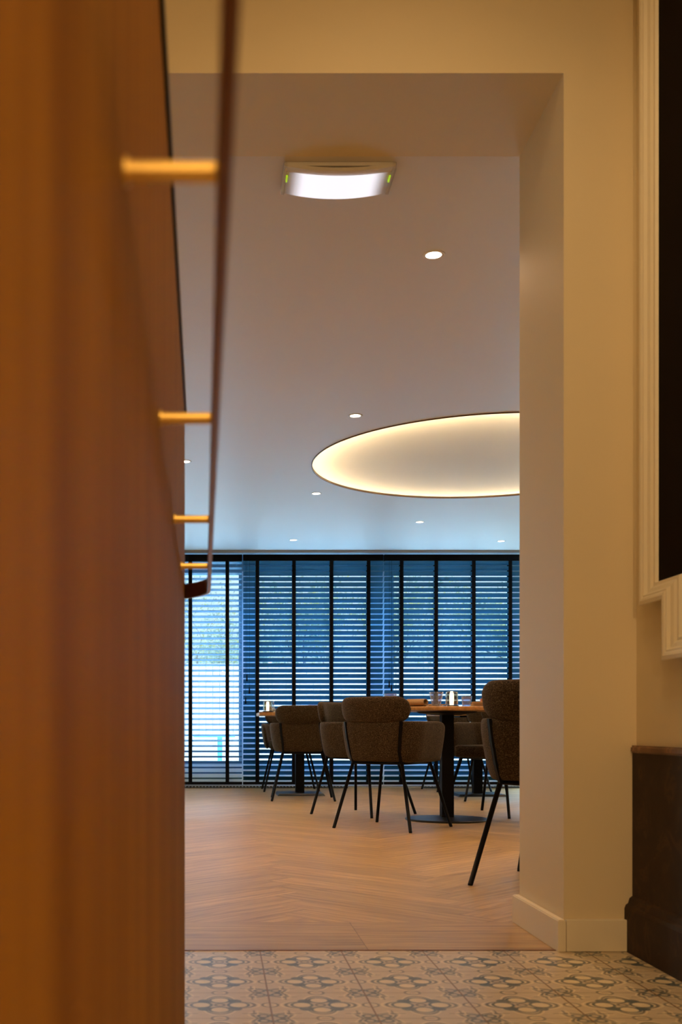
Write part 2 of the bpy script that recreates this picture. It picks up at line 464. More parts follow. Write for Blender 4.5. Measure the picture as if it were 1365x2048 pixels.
# window wall: head, sill panel, posts, panes
struct('wall_far', bx(-4.2, 6.0, YW, YW+0.25, 2.262, 2.62), M['frame_dark'])
struct('trim_2', bx(-4.2, 6.0, YW, YW+0.08, 0.0, 0.228), M['frame_light'])
px_posts = [(-4.05, -3.85), (-2.60, -2.42), (-1.16, -1.00), (0.262, 0.395), (1.62, 1.83), (3.11, 3.31), (4.55, 4.75), (5.7, 5.85)]
for i, (a, b) in enumerate(px_posts):
    struct('trim_%d' % (i+3), bx(a, b, YW-0.01, YW+0.07, 0.228, 2.262), M['frame_light'])
for i in range(len(px_posts)-1):
    a, b = px_posts[i][1], px_posts[i+1][0]
    bm = bmesh.new(); t = 0.035
    for q in ((a, a+t, 0.228, 2.262), (b-t, b, 0.228, 2.262), (a+t, b-t, 0.228, 0.228+t), (a+t, b-t, 2.262-t, 2.262)):
        box(bm, q[0], q[1], YW+0.01, YW+0.06, q[2], q[3])
    w = struct('window_%d' % (i+1), bm, M['frame_dark'])
    link('pane', bx(a+t, b-t, YW+0.03, YW+0.036, 0.228+t, 2.262-t), M['pane'], w)
struct('trim_20', bx(-4.05, 5.85, 11.30, 11.36, HC-0.022, HC+0.003), simple('grey_ceiling_profile', (0.30, 0.28, 0.28), 0.5))

# ------------------------------------------------------------------ wooden counter with brass rail, left foreground
A0, DX = 0.0389, -0.0123
ctr = thing('bar_counter', 'tall orange-brown wooden counter front with bronze rail, close at left', 'counter', (0, 0, 0), math.atan(-DX))
link('front_panel', bx(-0.62, -A0, -1.2, 2.25, 0.0, 1.250, bevel=0.0015), M['panel'], ctr)
link('counter_top', bx(-0.63, -A0+0.0042, -1.21, 2.2545, 1.250, 1.268), M['black_edge'], ctr)['label'] = 'thin black counter top edge'
bm = bmesh.new()
zr = EYE+0.2729; hb = 0.0145; r0 = 0.25
path = [(0.0066, -1.0), (0.0066, 2.10)]
for i in range(1, 17):
    t = i/16*PI/2; path.append((0.0066-r0+r0*math.cos(t), 2.10+r0*0.8*math.sin(t)))
path.append((-0.55, 2.10+r0*0.8))
th = 0.0066; prev = None
for i, p in enumerate(path):
    q0 = Vector(path[max(i-1, 0)]); q1 = Vector(path[min(i+1, len(path)-1)]); d = (q1-q0).normalized(); nn = Vector((d.y, -d.x))
    o = Vector(p)+nn*th
    vs = [bm.verts.new((p[0], p[1], zr-hb)), bm.verts.new((o.x, o.y, zr-hb)), bm.verts.new((o.x, o.y, zr+hb)), bm.verts.new((p[0], p[1], zr+hb))]
    if prev:
        for j in range(4): bm.faces.new((prev[j], prev[(j+1) % 4], vs[(j+1) % 4], vs[j]))
    else: bm.faces.new(vs[::-1])
    prev = vs
bm.faces.new(prev)
bmesh.ops.bevel(bm, geom=[e for e in bm.edges if abs(e.verts[0].co.z-e.verts[1].co.z) < 1e-4 and len(e.link_faces) == 2], offset=0.0008, segments=1, affect='EDGES')
link('rail', bm, M['rail'], ctr, smooth=False)['label'] = 'flat bronze bar curving round the counter end'
for y in (0.10, 0.541, 0.973, 1.445, 1.865):
    bm = bmesh.new(); tube(bm, [(-A0, y, zr), (0.0064, y, zr)], 0.0052, 20)
    tube(bm, [(-A0, y, zr), (-A0+0.002, y, zr)], 0.0072, 20)
    link('rail_bracket', bm, M['brass'], ctr, smooth=False)['label'] = 'brass peg holding the rail'

# ------------------------------------------------------------------ right side: stone dado and stepped frame
dado = thing('stone_wainscot', 'dark brown stone half-height panel with veined ledge on the right wall', 'wainscot', (HX, 1.6, 0))
y1, y0 = YF-1.6-0.001, -2.4
link('panel', bx(-0.012, -0.0005, y0, y1, 0.150, 0.548), M['dark_stone'], dado)
bm = bmesh.new(); box(bm, -0.018, -0.0005, y0, y1, 0.548, 0.569)
bmesh.ops.bevel(bm, geom=[e for e in bm.edges if all(v.co.x < -0.017 for v in e.verts)], offset=0.005, segments=3, affect='EDGES')
link('ledge', bm, M['brown_stone'], dado)['label'] = 'brown veined stone ledge'
bm = bmesh.new()
prof = [(-0.0005, 0), (-0.034, 0), (-0.034, 0.118), (-0.030, 0.128), (-0.024, 0.132), (-0.020, 0.146), (-0.012, 0.152), (-0.0005, 0.152)]
A = [bm.verts.new((x, y0, z)) for x, z in prof]; B = [bm.verts.new((x, y1-0.0 if True else 0, z)) for x, z in prof]
for j in range(len(prof)): bm.faces.new((A[j], A[(j+1) % len(prof)], B[(j+1) % len(prof)], B[j]))
bm.faces.new(A); bm.faces.new(B[::-1])
link('plinth', bm, M['dark_stone'], dado)

fr = thing('stepped_wall_frame', 'large cream stepped moulding frame around a black panel, right wall', 'frame', (HX, 2.4, 0))
# outline in (y, z), walked from the top far corner down and towards the camera; mitred profile
def frame_path():
    yo, ys = 2.937-2.4, 2.788-2.4
    z1, z2 = EYE+0.335, EYE+0.180
    return [(yo, 2.95), (yo, z1), (ys, z1), (ys, z2), (-0.9, z2), (-0.9, 2.95)]
prof = [(0.0, 0.012), (0.003, 0.016), (0.003, 0.022), (-0.010, 0.026), (-0.010, 0.033), (0.000, 0.035), (0.006, 0.033), (0.010, 0.030), (0.014, 0.030), (0.020, 0.022), (0.030, 0.018), (0.036, 0.012), (0.044, 0.011), (0.047, 0.004), (0.050, 0.0005), (0.0, 0.0005)]
# (inward offset from outer outline, projection from wall)
def sweep_closed(path, prof):
    bm = bmesh.new(); n = len(path); cen = Vector((0, 0)); rings = []
    area = sum(path[i][0]*path[(i+1) % n][1]-path[(i+1) % n][0]*path[i][1] for i in range(n))
    sgn = 1 if area > 0 else -1
    for i in range(n):
        p = Vector(path[i]); a = (p-Vector(path[i-1])).normalized(); b = (Vector(path[(i+1) % n])-p).normalized()
        na = Vector((-a.y, a.x))*sgn; nb = Vector((-b.y, b.x))*sgn
        m = (na+nb)/(1+na.dot(nb))
        rings.append([bm.verts.new((-pr, p.x+m.x*off, p.y+m.y*off)) for off, pr in prof])
    for i in range(n):
        A, B = rings[i], rings[(i+1) % n]
        for j in range(len(prof)):
            k = (j+1) % len(prof); bm.faces.new((A[j], A[k], B[k], B[j]))
    bmesh.ops.recalc_face_normals(bm, faces=bm.faces)
    return bm
link('moulding', sweep_closed(frame_path(), prof), M['white_wood'], fr)
bm = bmesh.new()
ip = [(2.937-2.4-0.047, 2.90), (2.937-2.4-0.047, EYE+0.382), (2.788-2.4-0.047, EYE+0.382), (2.788-2.4-0.047, EYE+0.227), (-0.853, EYE+0.227), (-0.853, 2.90)]
v0 = [bm.verts.new((-0.003, y, z)) for y, z in ip]; v1 = [bm.verts.new((-0.0006, y, z)) for y, z in ip]
bm.faces.new(v0); bm.faces.new(v1[::-1])
for j in range(len(ip)): bm.faces.new((v0[j], v1[j], v1[(j+1) % len(ip)], v0[(j+1) % len(ip)]))
bmesh.ops.recalc_face_normals(bm, faces=bm.faces)
link('panel', bm, M['mirror_dark'], fr)['label'] = 'flat black panel'

# ------------------------------------------------------------------ ceiling things
em = thing('emergency_light', 'white curved lit emergency light fitting on the ceiling behind the opening', 'ceiling light', (0.395, 3.62, HC+0.003))
link('base_plate', bx(-0.180, 0.180, -0.085, 0.085, -0.012, 0.0, bevel=0.002), M['plastic'], em)
def arched(x0, x1, ya, yb, top, sag, n=24):
    bm = bmesh.new(); rows = []
    for i in range(n+1):
        s = i/n*2-1; x = x0+(x1-x0)*(i/n); z = top-sag*(1-s*s)
        rows.append([bm.verts.new(p) for p in ((x, ya, z), (x, yb, z), (x, yb, min(-0.011, z+0.012) if sag > 0 else z), (x, ya, min(-0.011, z+0.012)))])
    for A, B in zip(rows, rows[1:]):
        for j in range(4): bm.faces.new((A[j], A[(j+1) % 4], B[(j+1) % 4], B[j]))
    bm.faces.new(rows[0]); bm.faces.new(rows[-1][::-1])
    bmesh.ops.recalc_face_normals(bm, faces=bm.faces); return bm
link('housing', arched(-0.176, 0.176, -0.085, 0.085, -0.014, 0.016), M['plastic'], em)
link('diffuser', arched(-0.172, 0.172, -0.055, 0.088, -0.0165, 0.020), M['emergency'], em)['label'] = 'glowing white curved diffuser'
for s in (-1, 1):
    link('indicator_lamp', bx(s*0.168-0.0025, s*0.168+0.0025, -0.035, 0.0, -0.024, -0.016), M['green_led'], em)['label'] = 'small green indicator'
    link('end_cover', bx(s*0.176-0.006, s*0.176+0.006, -0.088, 0.088, -0.022, -0.002, bevel=0.002), M['led_cover'], em)

dl_spec = [((0.833, 4.234), 'round ceiling downlight nearest the opening, below the emergency light'),
           ((0.806, 6.42), 'round ceiling downlight just left of the glowing circular recess, nearer one'),
           ((-0.219, 7.53), 'round ceiling downlight half hidden beside the wooden counter edge'),
           ((0.77, 8.56), 'round ceiling downlight left of the far rim of the glowing recess'),
           ((1.795, 9.75), 'round ceiling downlight beyond the glowing recess, towards the blinds'),
           ((0.739, 10.69), 'small ceiling downlight close to the blinds on the left'),
           ((2.776, 10.75), 'small ceiling downlight close to the blinds on the right')]
dl0 = None
for i, ((x, y), lab) in enumerate(dl_spec):
    if dl0 is None:
        dl0 = thing('ceiling_downlight', lab, 'ceiling light', (x, y, HC+0.004), 0, 'round ceiling downlights')
        bm = bmesh.new(); lathe(bm, [(0.030, -0.0012), (0.040, -0.003), (0.043, -0.0018), (0.044, 0.0), (0.030, 0.0), (0.030, -0.0012)], 40)
        link('trim_ring', bm, M['trim_steel'], dl0, True)
        bm = bmesh.new(); lathe(bm, [(0, -0.0015), (0.0305, -0.0015), (0.0305, 0.0), (0, 0.0)], 32)
        link('lens', bm, M['lens'], dl0)['label'] = 'glowing lens'
    else:
        dup(dl0, (x, y, HC+0.004), 0, lab)
for (x, y) in [s[0] for s in dl_spec]+[(2.85, 6.42), (2.85, 8.56), (3.9, 7.53), (1.8, 5.3), (2.9, 4.23), (-1.3, 6.42), (-1.3, 8.6), (-0.3, 5.3), (3.9, 9.75), (-0.3, 9.75)]:  # visible downlights, then unseen ones without fittings, added for their light
    light('downlight_and_fill_beam', 'SPOT', (x, y, HC-0.012), 95 if (x, y) == (-0.3, 5.3) else 36, (1.0, 0.60, 0.32), spot=math.radians(145), blend=0.8, radius=0.03)  # unseen beam left of the jamb made stronger to warm it

cove = thing('cove_light', 'warm glowing light ring hidden inside the round ceiling recess', 'ceiling light', (RC.x, RC.y, HC))
bm = bmesh.new(); lathe(bm, [(RR+0.012, 0.105), (RR+0.024, 0.105), (RR+0.024, 0.125), (RR+0.012, 0.125), (RR+0.012, 0.105)], 120)
link('led_strip', bm, M['led'], cove)
def membrane():
    k = NT('translucent_light_membrane'); tl = k.new('ShaderNodeBsdfTranslucent'); tl.inputs[0].default_value = (0.9, 0.88, 0.84, 1)
    k.set((0.70, 0.70, 0.69), 0.5, 0, 0.3)
    mx = k.new('ShaderNodeMixShader'); mx.inputs[0].default_value = 0.30
    k.l.new(k.p.outputs[0], mx.inputs[1]); k.l.new(tl.outputs[0], mx.inputs[2]); k.l.new(mx.outputs[0], k.out.inputs[0]); return k.m
bm = bmesh.new(); lathe(bm, [(0, 0.012), (RR-0.0005, 0.012)], 120)
link('diffuser_membrane', bm, membrane(), cove)['label'] = 'flat translucent round panel glowing at its edge'
bm = bmesh.new(); lathe(bm, [(RR-0.004, -0.002), (RR+0.002, -0.002), (RR+0.002, 0.021), (RR-0.004, 0.021), (RR-0.004, -0.002)], 120)
link('rim', bm, simple('bronze_rim', (0.10, 0.055, 0.03), 0.5), cove)['label'] = 'thin dark bronze rim'

# ------------------------------------------------------------------ venetian blinds
YBL = 11.44
def blind(x0, x1, tapes, tilt, label, cords=(), step=0.0):
    o = thing('venetian_blind', label, 'blind', ((x0+x1)/2, YBL, 0), 0, 'dark venetian blinds in front of the windows')
    cx = (x0+x1)/2
    link('headrail', bx(x0-cx, x1-cx, -0.032, 0.032, 2.345, 2.410, bevel=0.002), M['tape'], o)
    bm = bmesh.new(); pitch = 0.0560; z = 0.085
    hy = 0.5*0.050*math.cos(tilt); hz = 0.5*0.050*math.sin(tilt); t = 0.0028
    while z < 2.34:
        vs = []
        for x in (x0-cx+0.002, x1-cx-0.002):
            row = []
            for s in (-1, -0.5, 0, 0.5, 1):
                camb = 0.0022*(1-s*s); row.append((x, s*hy, z - s*hz + camb))
            vs.append([bm.verts.new(p) for p in row] + [bm.verts.new((p[0], p[1], p[2]+t)) for p in reversed(row)])
        A, B = vs
        for j in range(10): bm.faces.new((A[j], A[(j+1) % 10], B[(j+1) % 10], B[j]))
        bm.faces.new(A[::-1]); bm.faces.new(B)
        z += pitch
    bmesh.ops.recalc_face_normals(bm, faces=bm.faces)
    link('slats', bm, M['slat'], o)
    link('bottom_rail', bx(x0-cx, x1-cx, -0.027, 0.027, 0.022, 0.050, bevel=0.003), M['tape'], o)
    for tx in tapes:
        bm = bmesh.new()
        box(bm, tx-cx-0.019, tx-cx+0.019, -0.0312, -0.0300, 0.03, 2.36)
        box(bm, tx-cx-0.019, tx-cx+0.019, 0.0300, 0.0312, 0.03, 2.36)
        link('ladder_tape', bm, M['tape'], o)
    for (x, zb) in cords:
        bm = bmesh.new(); tube(bm, [(x-cx, -0.036, 2.36), (x-cx, -0.036, zb+0.07)], 0.0013, 6)
        c = link('pull_cord', bm, M['tape'], o)
        bm = bmesh.new(); lathe(bm, [(0.0015, 0.07), (0.006, 0.062), (0.007, 0.03), (0.009, 0.012), (0.009, 0.0), (0, 0.0)], 14, (x-cx, -0.036, zb))
        t = link('tassel', bm, M['tape'], c, True)
    return o
kx = YBL/F
def X(px, y=YBL): return (px-435)*y/F
tA = [X(p) for p in (381, 455, 307, 233)]
blind(X(205), X(484.6), tA, math.radians(19), 'dark venetian blind with nearly flat open slats, leftmost, beside the wooden counter')
blind(X(486.4), X(766.5), [X(p) for p in (515, 588, 663, 737)], math.radians(50), 'dark venetian blind hanging behind the two left armchairs, middle of the three',
      cords=[(X(494), 1.095), (X(499), 0.965), (X(491.5), 0.86)])
blind(X(768.5), X(1051), [X(p) for p in (803, 872, 947, 1020)], math.radians(50), 'dark venetian blind behind the lantern table, rightmost of the three',
      cords=[(X(778), 1.03), (X(782.5), 0.99)])

# floor convector grilles
def grille(x0, x1, label):
    o = thing('convector_grille', label, 'grille', ((x0+x1)/2, 11.25, 0), 0, 'aluminium floor convector grilles along the windows')
    h = (x1-x0)/2
    bm = bmesh.new()
    for q in ((-h, h, -0.10, -0.090), (-h, h, 0.108, 0.118), (-h, -h+0.01, -0.09, 0.108), (h-0.01, h, -0.09, 0.108)): box(bm, *q, 0.0, 0.010)
    link('grille_frame', bm, M['base_steel'], o)
    bm = bmesh.new(); n = int(2*h/0.034)
    for i in range(1, n):
        x = -h+i*2*h/n
        vs = box(bm, x-0.005, x+0.005, -0.09, 0.108, 0.001, 0.0095)
    link('bars', bm, M['alu'], o)
    return o
grille(X(180), X(690), 'long slatted floor grille at the foot of the left and middle blinds')
grille(X(838), X(1100), 'slatted floor grille at the foot of the right blind')
struct('trim_21', bx(X(690)+.01, X(838)-.01, 11.22, 11.36, 0.0, 0.012), M['alu'])

# ------------------------------------------------------------------ armchair
def band_mesh(path, prof_fn, nprof, closed_ends=True):
    """sweep a closed profile (normal offset, z) along a plan path"""
    bm = bmesh.new(); rings = []
    n = len(path)
    for i, p in enumerate(path):
        a = Vector(path[max(i-1, 0)]); b = Vector(path[min(i+1, n-1)]); d = (b-a).normalized(); nn = Vector((d.y, -d.x))
        ring = []
        for off, z, flare in prof_fn(i/(n-1)):
            q = Vector(p)+nn*(off+flare)
            ring.append(bm.verts.new((q.x, q.y, z)))
        rings.append(ring)
    for A, B in zip(rings, rings[1:]):
        for j in range(len(A)): bm.faces.new((A[j], A[(j+1) % len(A)], B[(j+1) % len(A)], B[j]))
    if closed_ends:
        bm.faces.new(rings[0]); bm.faces.new(rings[-1][::-1])
    bmesh.ops.recalc_face_normals(bm, faces=bm.faces)
    return bm
def rounded_rect(w, z0, z1, n=24, pw=3.2):
    """superellipse profile"""
    out = []; cz = (z0+z1)/2; hz = (z1-z0)/2; hw = w/2
    for i in range(n):
        t = 2*PI*i/n; c, s = math.cos(t), math.sin(t)
        out.append((math.copysign(abs(c)**(2/pw), c)*hw, cz+math.copysign(abs(s)**(2/pw), s)*hz))
    return out
def make_chair(label, group):
    t = thing('armchair', label, 'chair', (0, 0, 0), 0, group)
    # plan of the wrap-around shell (mid line), from left arm tip round the back to right arm tip
    plan = []
    for i in range(6): plan.append((-0.250+0.006*i/5, 0.175-0.255*i/5))
    cxr, cyr, rr = 0.104, -0.085, 0.140
    for i in range(1, 12):
        a = PI + (PI/2)*i/12; plan.append((-cxr+rr*math.cos(a), cyr+rr*math.sin(a)*1.05))
    for i in range(9): plan.append((-0.104+0.208*i/8, cyr-rr*1.05-0.012*math.sin(PI*i/8)))
    for i in range(1, 12):
        a = -PI/2 + (PI/2)*i/12; plan.append((cxr+rr*math.cos(a), cyr+rr*math.sin(a)*1.05))
    for i in range(6): plan.append((0.244+0.006*i/5, -0.08+0.255*i/5))
    # resample tips so that the arms end in a rounded front
    def prof(u):
        e = min(u, 1-u)                      # 0 at the arm tips
        k = min(1.0, e/0.05); rnd = math.sqrt(max(0.0, 1-(1-k)**2))
        z0, z1 = 0.412, 0.655
        top = z0 + (z1-z0)*(0.80+0.20*rnd); w = 0.050*(0.35+0.65*rnd)
        out = []
        for off, z in rounded_rect(w, z0, top, 28, 3.0):
            fl = 0.040*((z-z0)/(z1-z0)) - 0.022
            out.append((off, z, fl))
        return out
    dense = []
    for a, b in zip(plan, plan[1:]):
        for q in range(3): dense.append((a[0]+(b[0]-a[0])*q/3, a[1]+(b[1]-a[1])*q/3))
    dense.append(plan[-1])
    # direction of travel left->back->right: normal (dy,-dx) points outwards? flip if needed
    bm = band_mesh(dense, lambda u: [(o, z, f) for o, z, f in prof(u)], 28)
    link('shell', bm, M['fabric'], t, True)
    # back cushion (head roll), curved, overhanging the shell
    hp = []
    n = 40
    for i in range(n+1):
        s = -1+2*i/n; x = 0.222*s; y = -0.262+0.075*abs(s)**2.4
        hp.append((x, y))
    def hprof(u):
        e = min(u, 1-u); k = min(1.0, e/0.16); rnd = math.sqrt(max(0.0, 1-(1-k)**2))
        zc = 0.722; hz = 0.079*(0.12+0.88*rnd); w = 0.062*(0.3+0.7*rnd)
        out = []
        for off, z in rounded_rect(w, zc-hz, zc+hz, 28, 2.9):
            out.append((off, z, 0.25*(z-0.645)*0.6)) 
        return out
    bm = band_mesh(hp, lambda u: [(o, z, f) for o, z, f in hprof(u)], 28)
    link('headrest', bm, M['fabric'], t, True)
    # seat cushion
    bm = bx(-0.205, 0.205, -0.185, 0.215, 0.405, 0.492); bmesh.ops.bevel(bm, geom=list(bm.edges), offset=0.03, segments=4, profile=0.6, affect='EDGES')
    link('seat', bm, M['fabric'], t, True)
    # frame ring and legs
    rc = [(-0.165, 0.165, 0.403), (-0.175, -0.10, 0.403), (-0.165, -0.185, 0.403), (-0.10, -0.212, 0.403), (0.10, -0.212, 0.403), (0.165, -0.185, 0.403), (0.175, -0.10, 0.403), (0.165, 0.165, 0.403), (-0.165, 0.165, 0.403)]
    bm = bmesh.new(); tube(bm, rc, 0.0085, 8)
    link('seat_frame', bm, M['black_steel'], t, True)
    for sx in (-1, 1):
        for sy in (-1, 1):
            bm = bmesh.new(); top = (sx*0.168, sy*0.165 if sy > 0 else -0.192, 0.405)
            foot = (sx*0.262, sy*0.262, 0.006)
            tube(bm, [top, foot], 0.0102, 12)
            tube(bm, [(foot[0], foot[1], 0.009), (foot[0]+sx*0.001, foot[1]+sy*0.001, 0.0)], 0.0098, 10)
            link('leg', bm, M['black_steel'], t, True)
        # flat upright on the outside of the shell
        bm = bmesh.new()
        pts = [(sx*0.164, -0.200, 0.400), (sx*0.170, -0.229, 0.47), (sx*0.182, -0.241, 0.56), (sx*0.192, -0.246, 0.652)]
        prev = None
        for p in pts:
            w, th = 0.0095, 0.006
            tx, ty = math.cos(-sx*0.75), -math.sin(-sx*0.75)*-1
            tx, ty = math.cos(0.72), sx*math.sin(0.72)
            nx, ny = sx*math.sin(0.72), -math.cos(0.72)
            vs = [bm.verts.new((p[0]+a*w*tx+b*th*nx, p[1]+a*w*ty+b*th*ny, p[2])) for a, b in ((-1, -1), (1, -1), (1, 1), (-1, 1))]
            if prev:
                for j in range(4): bm.faces.new((prev[j], prev[(j+1) % 4], vs[(j+1) % 4], vs[j]))
            else: bm.faces.new(vs)
            prev = vs
        bm.faces.new(prev[::-1]); bmesh.ops.recalc_face_normals(bm, faces=bm.faces)
        link('upright', bm, M['black_steel'], t)
    return t
def face(dx, dy): return math.atan2(dy, dx)-PI/2
chairs = [((1.084, 6.79), face(.62, .79), 'brown fabric armchair in front, back turned to us, at the round table'),
          ((1.04, 7.83), face(.72, -.69), 'brown armchair half hidden behind the foremost armchair back, left of the round table'),
          ((2.06, 6.88), face(-.70, .71), 'brown armchair at the round table mostly hidden behind the right doorway wall'),
          ((1.97, 7.80), face(-.70, -.71), 'brown armchair facing us on the far side of the round table'),
          ((1.357, 4.36), face(.59, .81), 'large brown armchair nearest us, cut off by the right doorway wall'),
          ((0.73, 9.42), face(0.05, 1), 'brown armchair back-on at the square table on the left'),
          ((0.71, 10.75), face(0, -1), 'brown armchair at the far side of the left square table, by the blinds'),
          ((2.31, 9.42), face(-.05, 1), 'brown armchair at the near side of the right rear table'),
          ((2.33, 10.74), face(.1, -1), 'brown armchair at the far side of the right rear table, by the blinds')]
G = 'brown upholstered armchairs round the dining tables'
c0 = None
for (p, rz, lab) in chairs:
    if c0 is None:
        c0 = make_chair(lab, G); c0.location = (p[0], p[1], 0); c0.rotation_euler = (0, 0, rz)
    else: dup(c0, (p[0], p[1], 0), rz, lab)

# ------------------------------------------------------------------ tables
t = thing('round_table', 'round oak dining table on a black column with disc foot', 'table', (1.53, 7.33, 0))
bm = bmesh.new(); lathe(bm, [(0, 0.724), (0.440, 0.724), (0.449, 0.727), (0.45, 0.735), (0.45, 0.745), (0.447, 0.749), (0.44, 0.750), (0, 0.750)], 96)
link('tabletop', bm, M['oak'], t)
bm = bmesh.new(); lathe(bm, [(0, 0.700), (0.10, 0.700), (0.185, 0.713), (0.20, 0.7235), (0, 0.7235)], 60)
link('support_plate', bm, M['black_steel'], t)
link('column', bx(-0.040, 0.040, -0.040, 0.040, 0.016, 0.702, bevel=0.003), M['black_steel'], t)
bm = bmesh.new(); lathe(bm, [(0, 0.0), (0.272, 0.0), (0.275, 0.003), (0.275, 0.009), (0.270, 0.013), (0.06, 0.022), (0, 0.022)], 80)
link('base', bm, M['base_steel'], t)
def square_table(x, y, lab):
    t = thing('square_table', lab, 'table', (x, y, 0), 0, 'square oak tables near the blinds')
    link('tabletop', bx(-0.385, 0.385, -0.385, 0.385, 0.722, 0.750, bevel=0.002), M['oak'], t)
    link('support_plate', bx(-0.20, 0.20, -0.20, 0.20, 0.708, 0.7215), M['black_steel'], t)
    link('column', bx(-0.040, 0.040, -0.040, 0.040, 0.012, 0.710, bevel=0.003), M['black_steel'], t)
    bm = bmesh.new(); vs = box(bm, -0.215, 0.215, -0.215, 0.215, 0.0, 0.020)
    for v in vs[4:]: v.co.x *= 0.93; v.co.y *= 0.93
    link('base', bm, M['base_steel'], t)
    return t
st = square_table(0.757, 10.10, 'square oak table on the left with a glowing lantern at its corner')
dup(st, (2.36, 9.98, 0), 0, 'square oak table at the right rear, behind the round table')

# ------------------------------------------------------------------ tableware
ZT = 0.7503
def lantern(label, loc, group='glowing table lanterns'):
    o = thing('table_lantern', label, 'lantern', loc, 0, group)
    bm = bmesh.new(); lathe(bm, [(0, 0), (0.042, 0), (0.046, 0.003), (0.046, 0.010), (0.040, 0.013), (0, 0.013)], 36)
    link('base', bm, M['dark_base'], o, False)
    bm = bmesh.new(); lathe(bm, [(0.034, 0.013), (0.041, 0.018), (0.041, 0.092), (0.038, 0.099), (0.032, 0.102), (0.030, 0.100), (0.036, 0.096), (0.038, 0.090), (0.038, 0.020)], 40)
    link('glass_shade', bm, M['glass_smoke'], o, True)['label'] = 'smoky clear glass shade'
    bm = bmesh.new(); lathe(bm, [(0, 0.014), (0.0125, 0.014), (0.014, 0.04), (0.0145, 0.07), (0.012, 0.094), (0, 0.098)], 24)
    link('light_tube', bm, M['flame'], o, True)['label'] = 'glowing warm light tube'
    light('lantern_glow', 'POINT', (loc[0], loc[1], loc[2]+0.125), 0.25, (1, .65, .3), radius=0.012)
    return o
ln = lantern('small lit glass lantern in the middle of the round table', (1.535, 7.20, ZT))
dup(ln, (0.452, 9.86, ZT), 0, 'small lit glass lantern at the left corner of the left square table')
def tumbler(label, loc, h=0.092, rt=0.048, rb=0.028):
    bm = bmesh.new(); prof = [(0, 0.0), (rb-0.002, 0.0), (rb, 0.003)]
    n = 9
    for i in range(n*3+1):
        s = i/(n*3); r = rb+(rt-rb)*s; bump = 0.0014*(0.5-0.5*math.cos(2*PI*s*n)); prof.append((r+bump, 0.004+(h-0.006)*s))
    prof += [(rt-0.0005, h), (rt-0.003, h-0.001), (rb-0.002, 0.012), (0, 0.012)]
    lathe(bm, prof, 40)
    o = link('glass_tumbler', bm, M['glass_blue'], None, True, loc)
    return tag(o, label, 'glass', 'blue ribbed glass tumblers')
def at(px, y): return (px-435)*y/F
tumbler('blue ribbed tumbler left of the lantern on the round table', (at(873, 7.05), 7.05, ZT), 0.094, 0.045, 0.026)
tumbler('blue ribbed tumbler right behind the lantern on the round table', (at(933.5, 7.45), 7.45, ZT), 0.078, 0.036, 0.026)
tumbler('blue tumbler showing above the foremost armchair back', (at(781, 7.38), 7.38, ZT), 0.094, 0.045, 0.030)
tumbler('blue tumbler above the armchair back on the left square table, right one', (at(627, 9.98), 9.98, ZT), 0.074, 0.047, 0.030)
tumbler('blue tumbler on the left square table, next to the small vase', (at(571, 10.25), 10.25, ZT), 0.062, 0.050, 0.035)
bm = bmesh.new(); lathe(bm, [(0, 0), (0.026, 0), (0.029, 0.012), (0.022, 0.035), (0.008, 0.055), (0.0075, 0.07), (0.012, 0.078), (0.0075, 0.086), (0.008, 0.105), (0.0065, 0.105), (0.006, 0.06), (0.02, 0.03), (0.024, 0.01), (0, 0.006)], 28)
v = link('bud_vase', bm, glass('pale_clear_glass', (0.80, 0.86, 0.92), 0.25, 0.1), None, True, (at(547, 9.92), 9.92, ZT))
tag(v, 'slim clear glass bud vase beside the lantern on the left table', 'vase')
def napkin(label, loc, rz, w=0.11, d=0.055, h=0.036, rolled=True):
    bm = bmesh.new()
    if rolled:      # folded cloth roll: spiral cross-section swept along x
        sec = []
        n = 34
        for i in range(n+1):
            a = -PI/2+2.6*PI*i/n; r = 1-0.42*i/n
            sec.append((d/2*r*math.cos(a), h/2+h/2*r*math.sin(a)))
        th = 0.0035; rings = []
        for j in range(9):
            x = -w/2+w*j/8; sq = 1+0.10*math.sin(j*1.3)
            A = [bm.verts.new((x, y*sq, max(z, 0))) for y, z in sec]
            B = [bm.verts.new((x, y*sq*0.86, h/2+(z-h/2)*0.84)) for y, z in sec]
            rings.append(A+B[::-1])
        for P, Q in zip(rings, rings[1:]):
            for i in range(len(P)): bm.faces.new((P[i], P[(i+1) % len(P)], Q[(i+1) % len(P)], Q[i]))
        for P in (rings[0], rings[-1]):
            m = len(P)
            for i in range(m//2-1): bm.faces.new((P[i], P[i+1], P[m-2-i], P[m-1-i]))
    else:
        for q in range(3):
            vs = box(bm, -w/2+q*0.003, w/2-q*0.002, -d/2, d/2-q*0.004, q*h/3, (q+1)*h/3-0.0006)
        bmesh.ops.bevel(bm, geom=list(bm.edges), offset=h*0.13, segments=3, affect='EDGES')
    bmesh.ops.recalc_face_normals(bm, faces=bm.faces)
    o = link('cloth_napkin', bm, M['napkin'], None, True, loc); o.rotation_euler = (0, 0, rz)
    return tag(o, label, 'napkin', 'folded tan napkins')
napkin('tan cloth napkin rolled open, beside the foremost armchair back on the round table', (at(834, 7.12), 7.12, ZT), -0.7, 0.13, 0.08, 0.056)
napkin('flat tan napkin behind the blue tumbler on the round table', (at(873, 7.50), 7.50, ZT), 0.1, 0.13, 0.08, 0.026, False)
napkin('thick tan napkin on the right side of the round table', (at(966, 7.15), 7.15, ZT), 0.05, 0.15, 0.09, 0.034, False)
napkin('small tan napkin behind the bud vase on the left table', (at(556, 10.08), 10.08, ZT), 0.3, 0.12, 0.07, 0.024, False)
mh = bx(-0.045, 0.045, -0.02, 0.02, 0, 0.062, bevel=0.002)
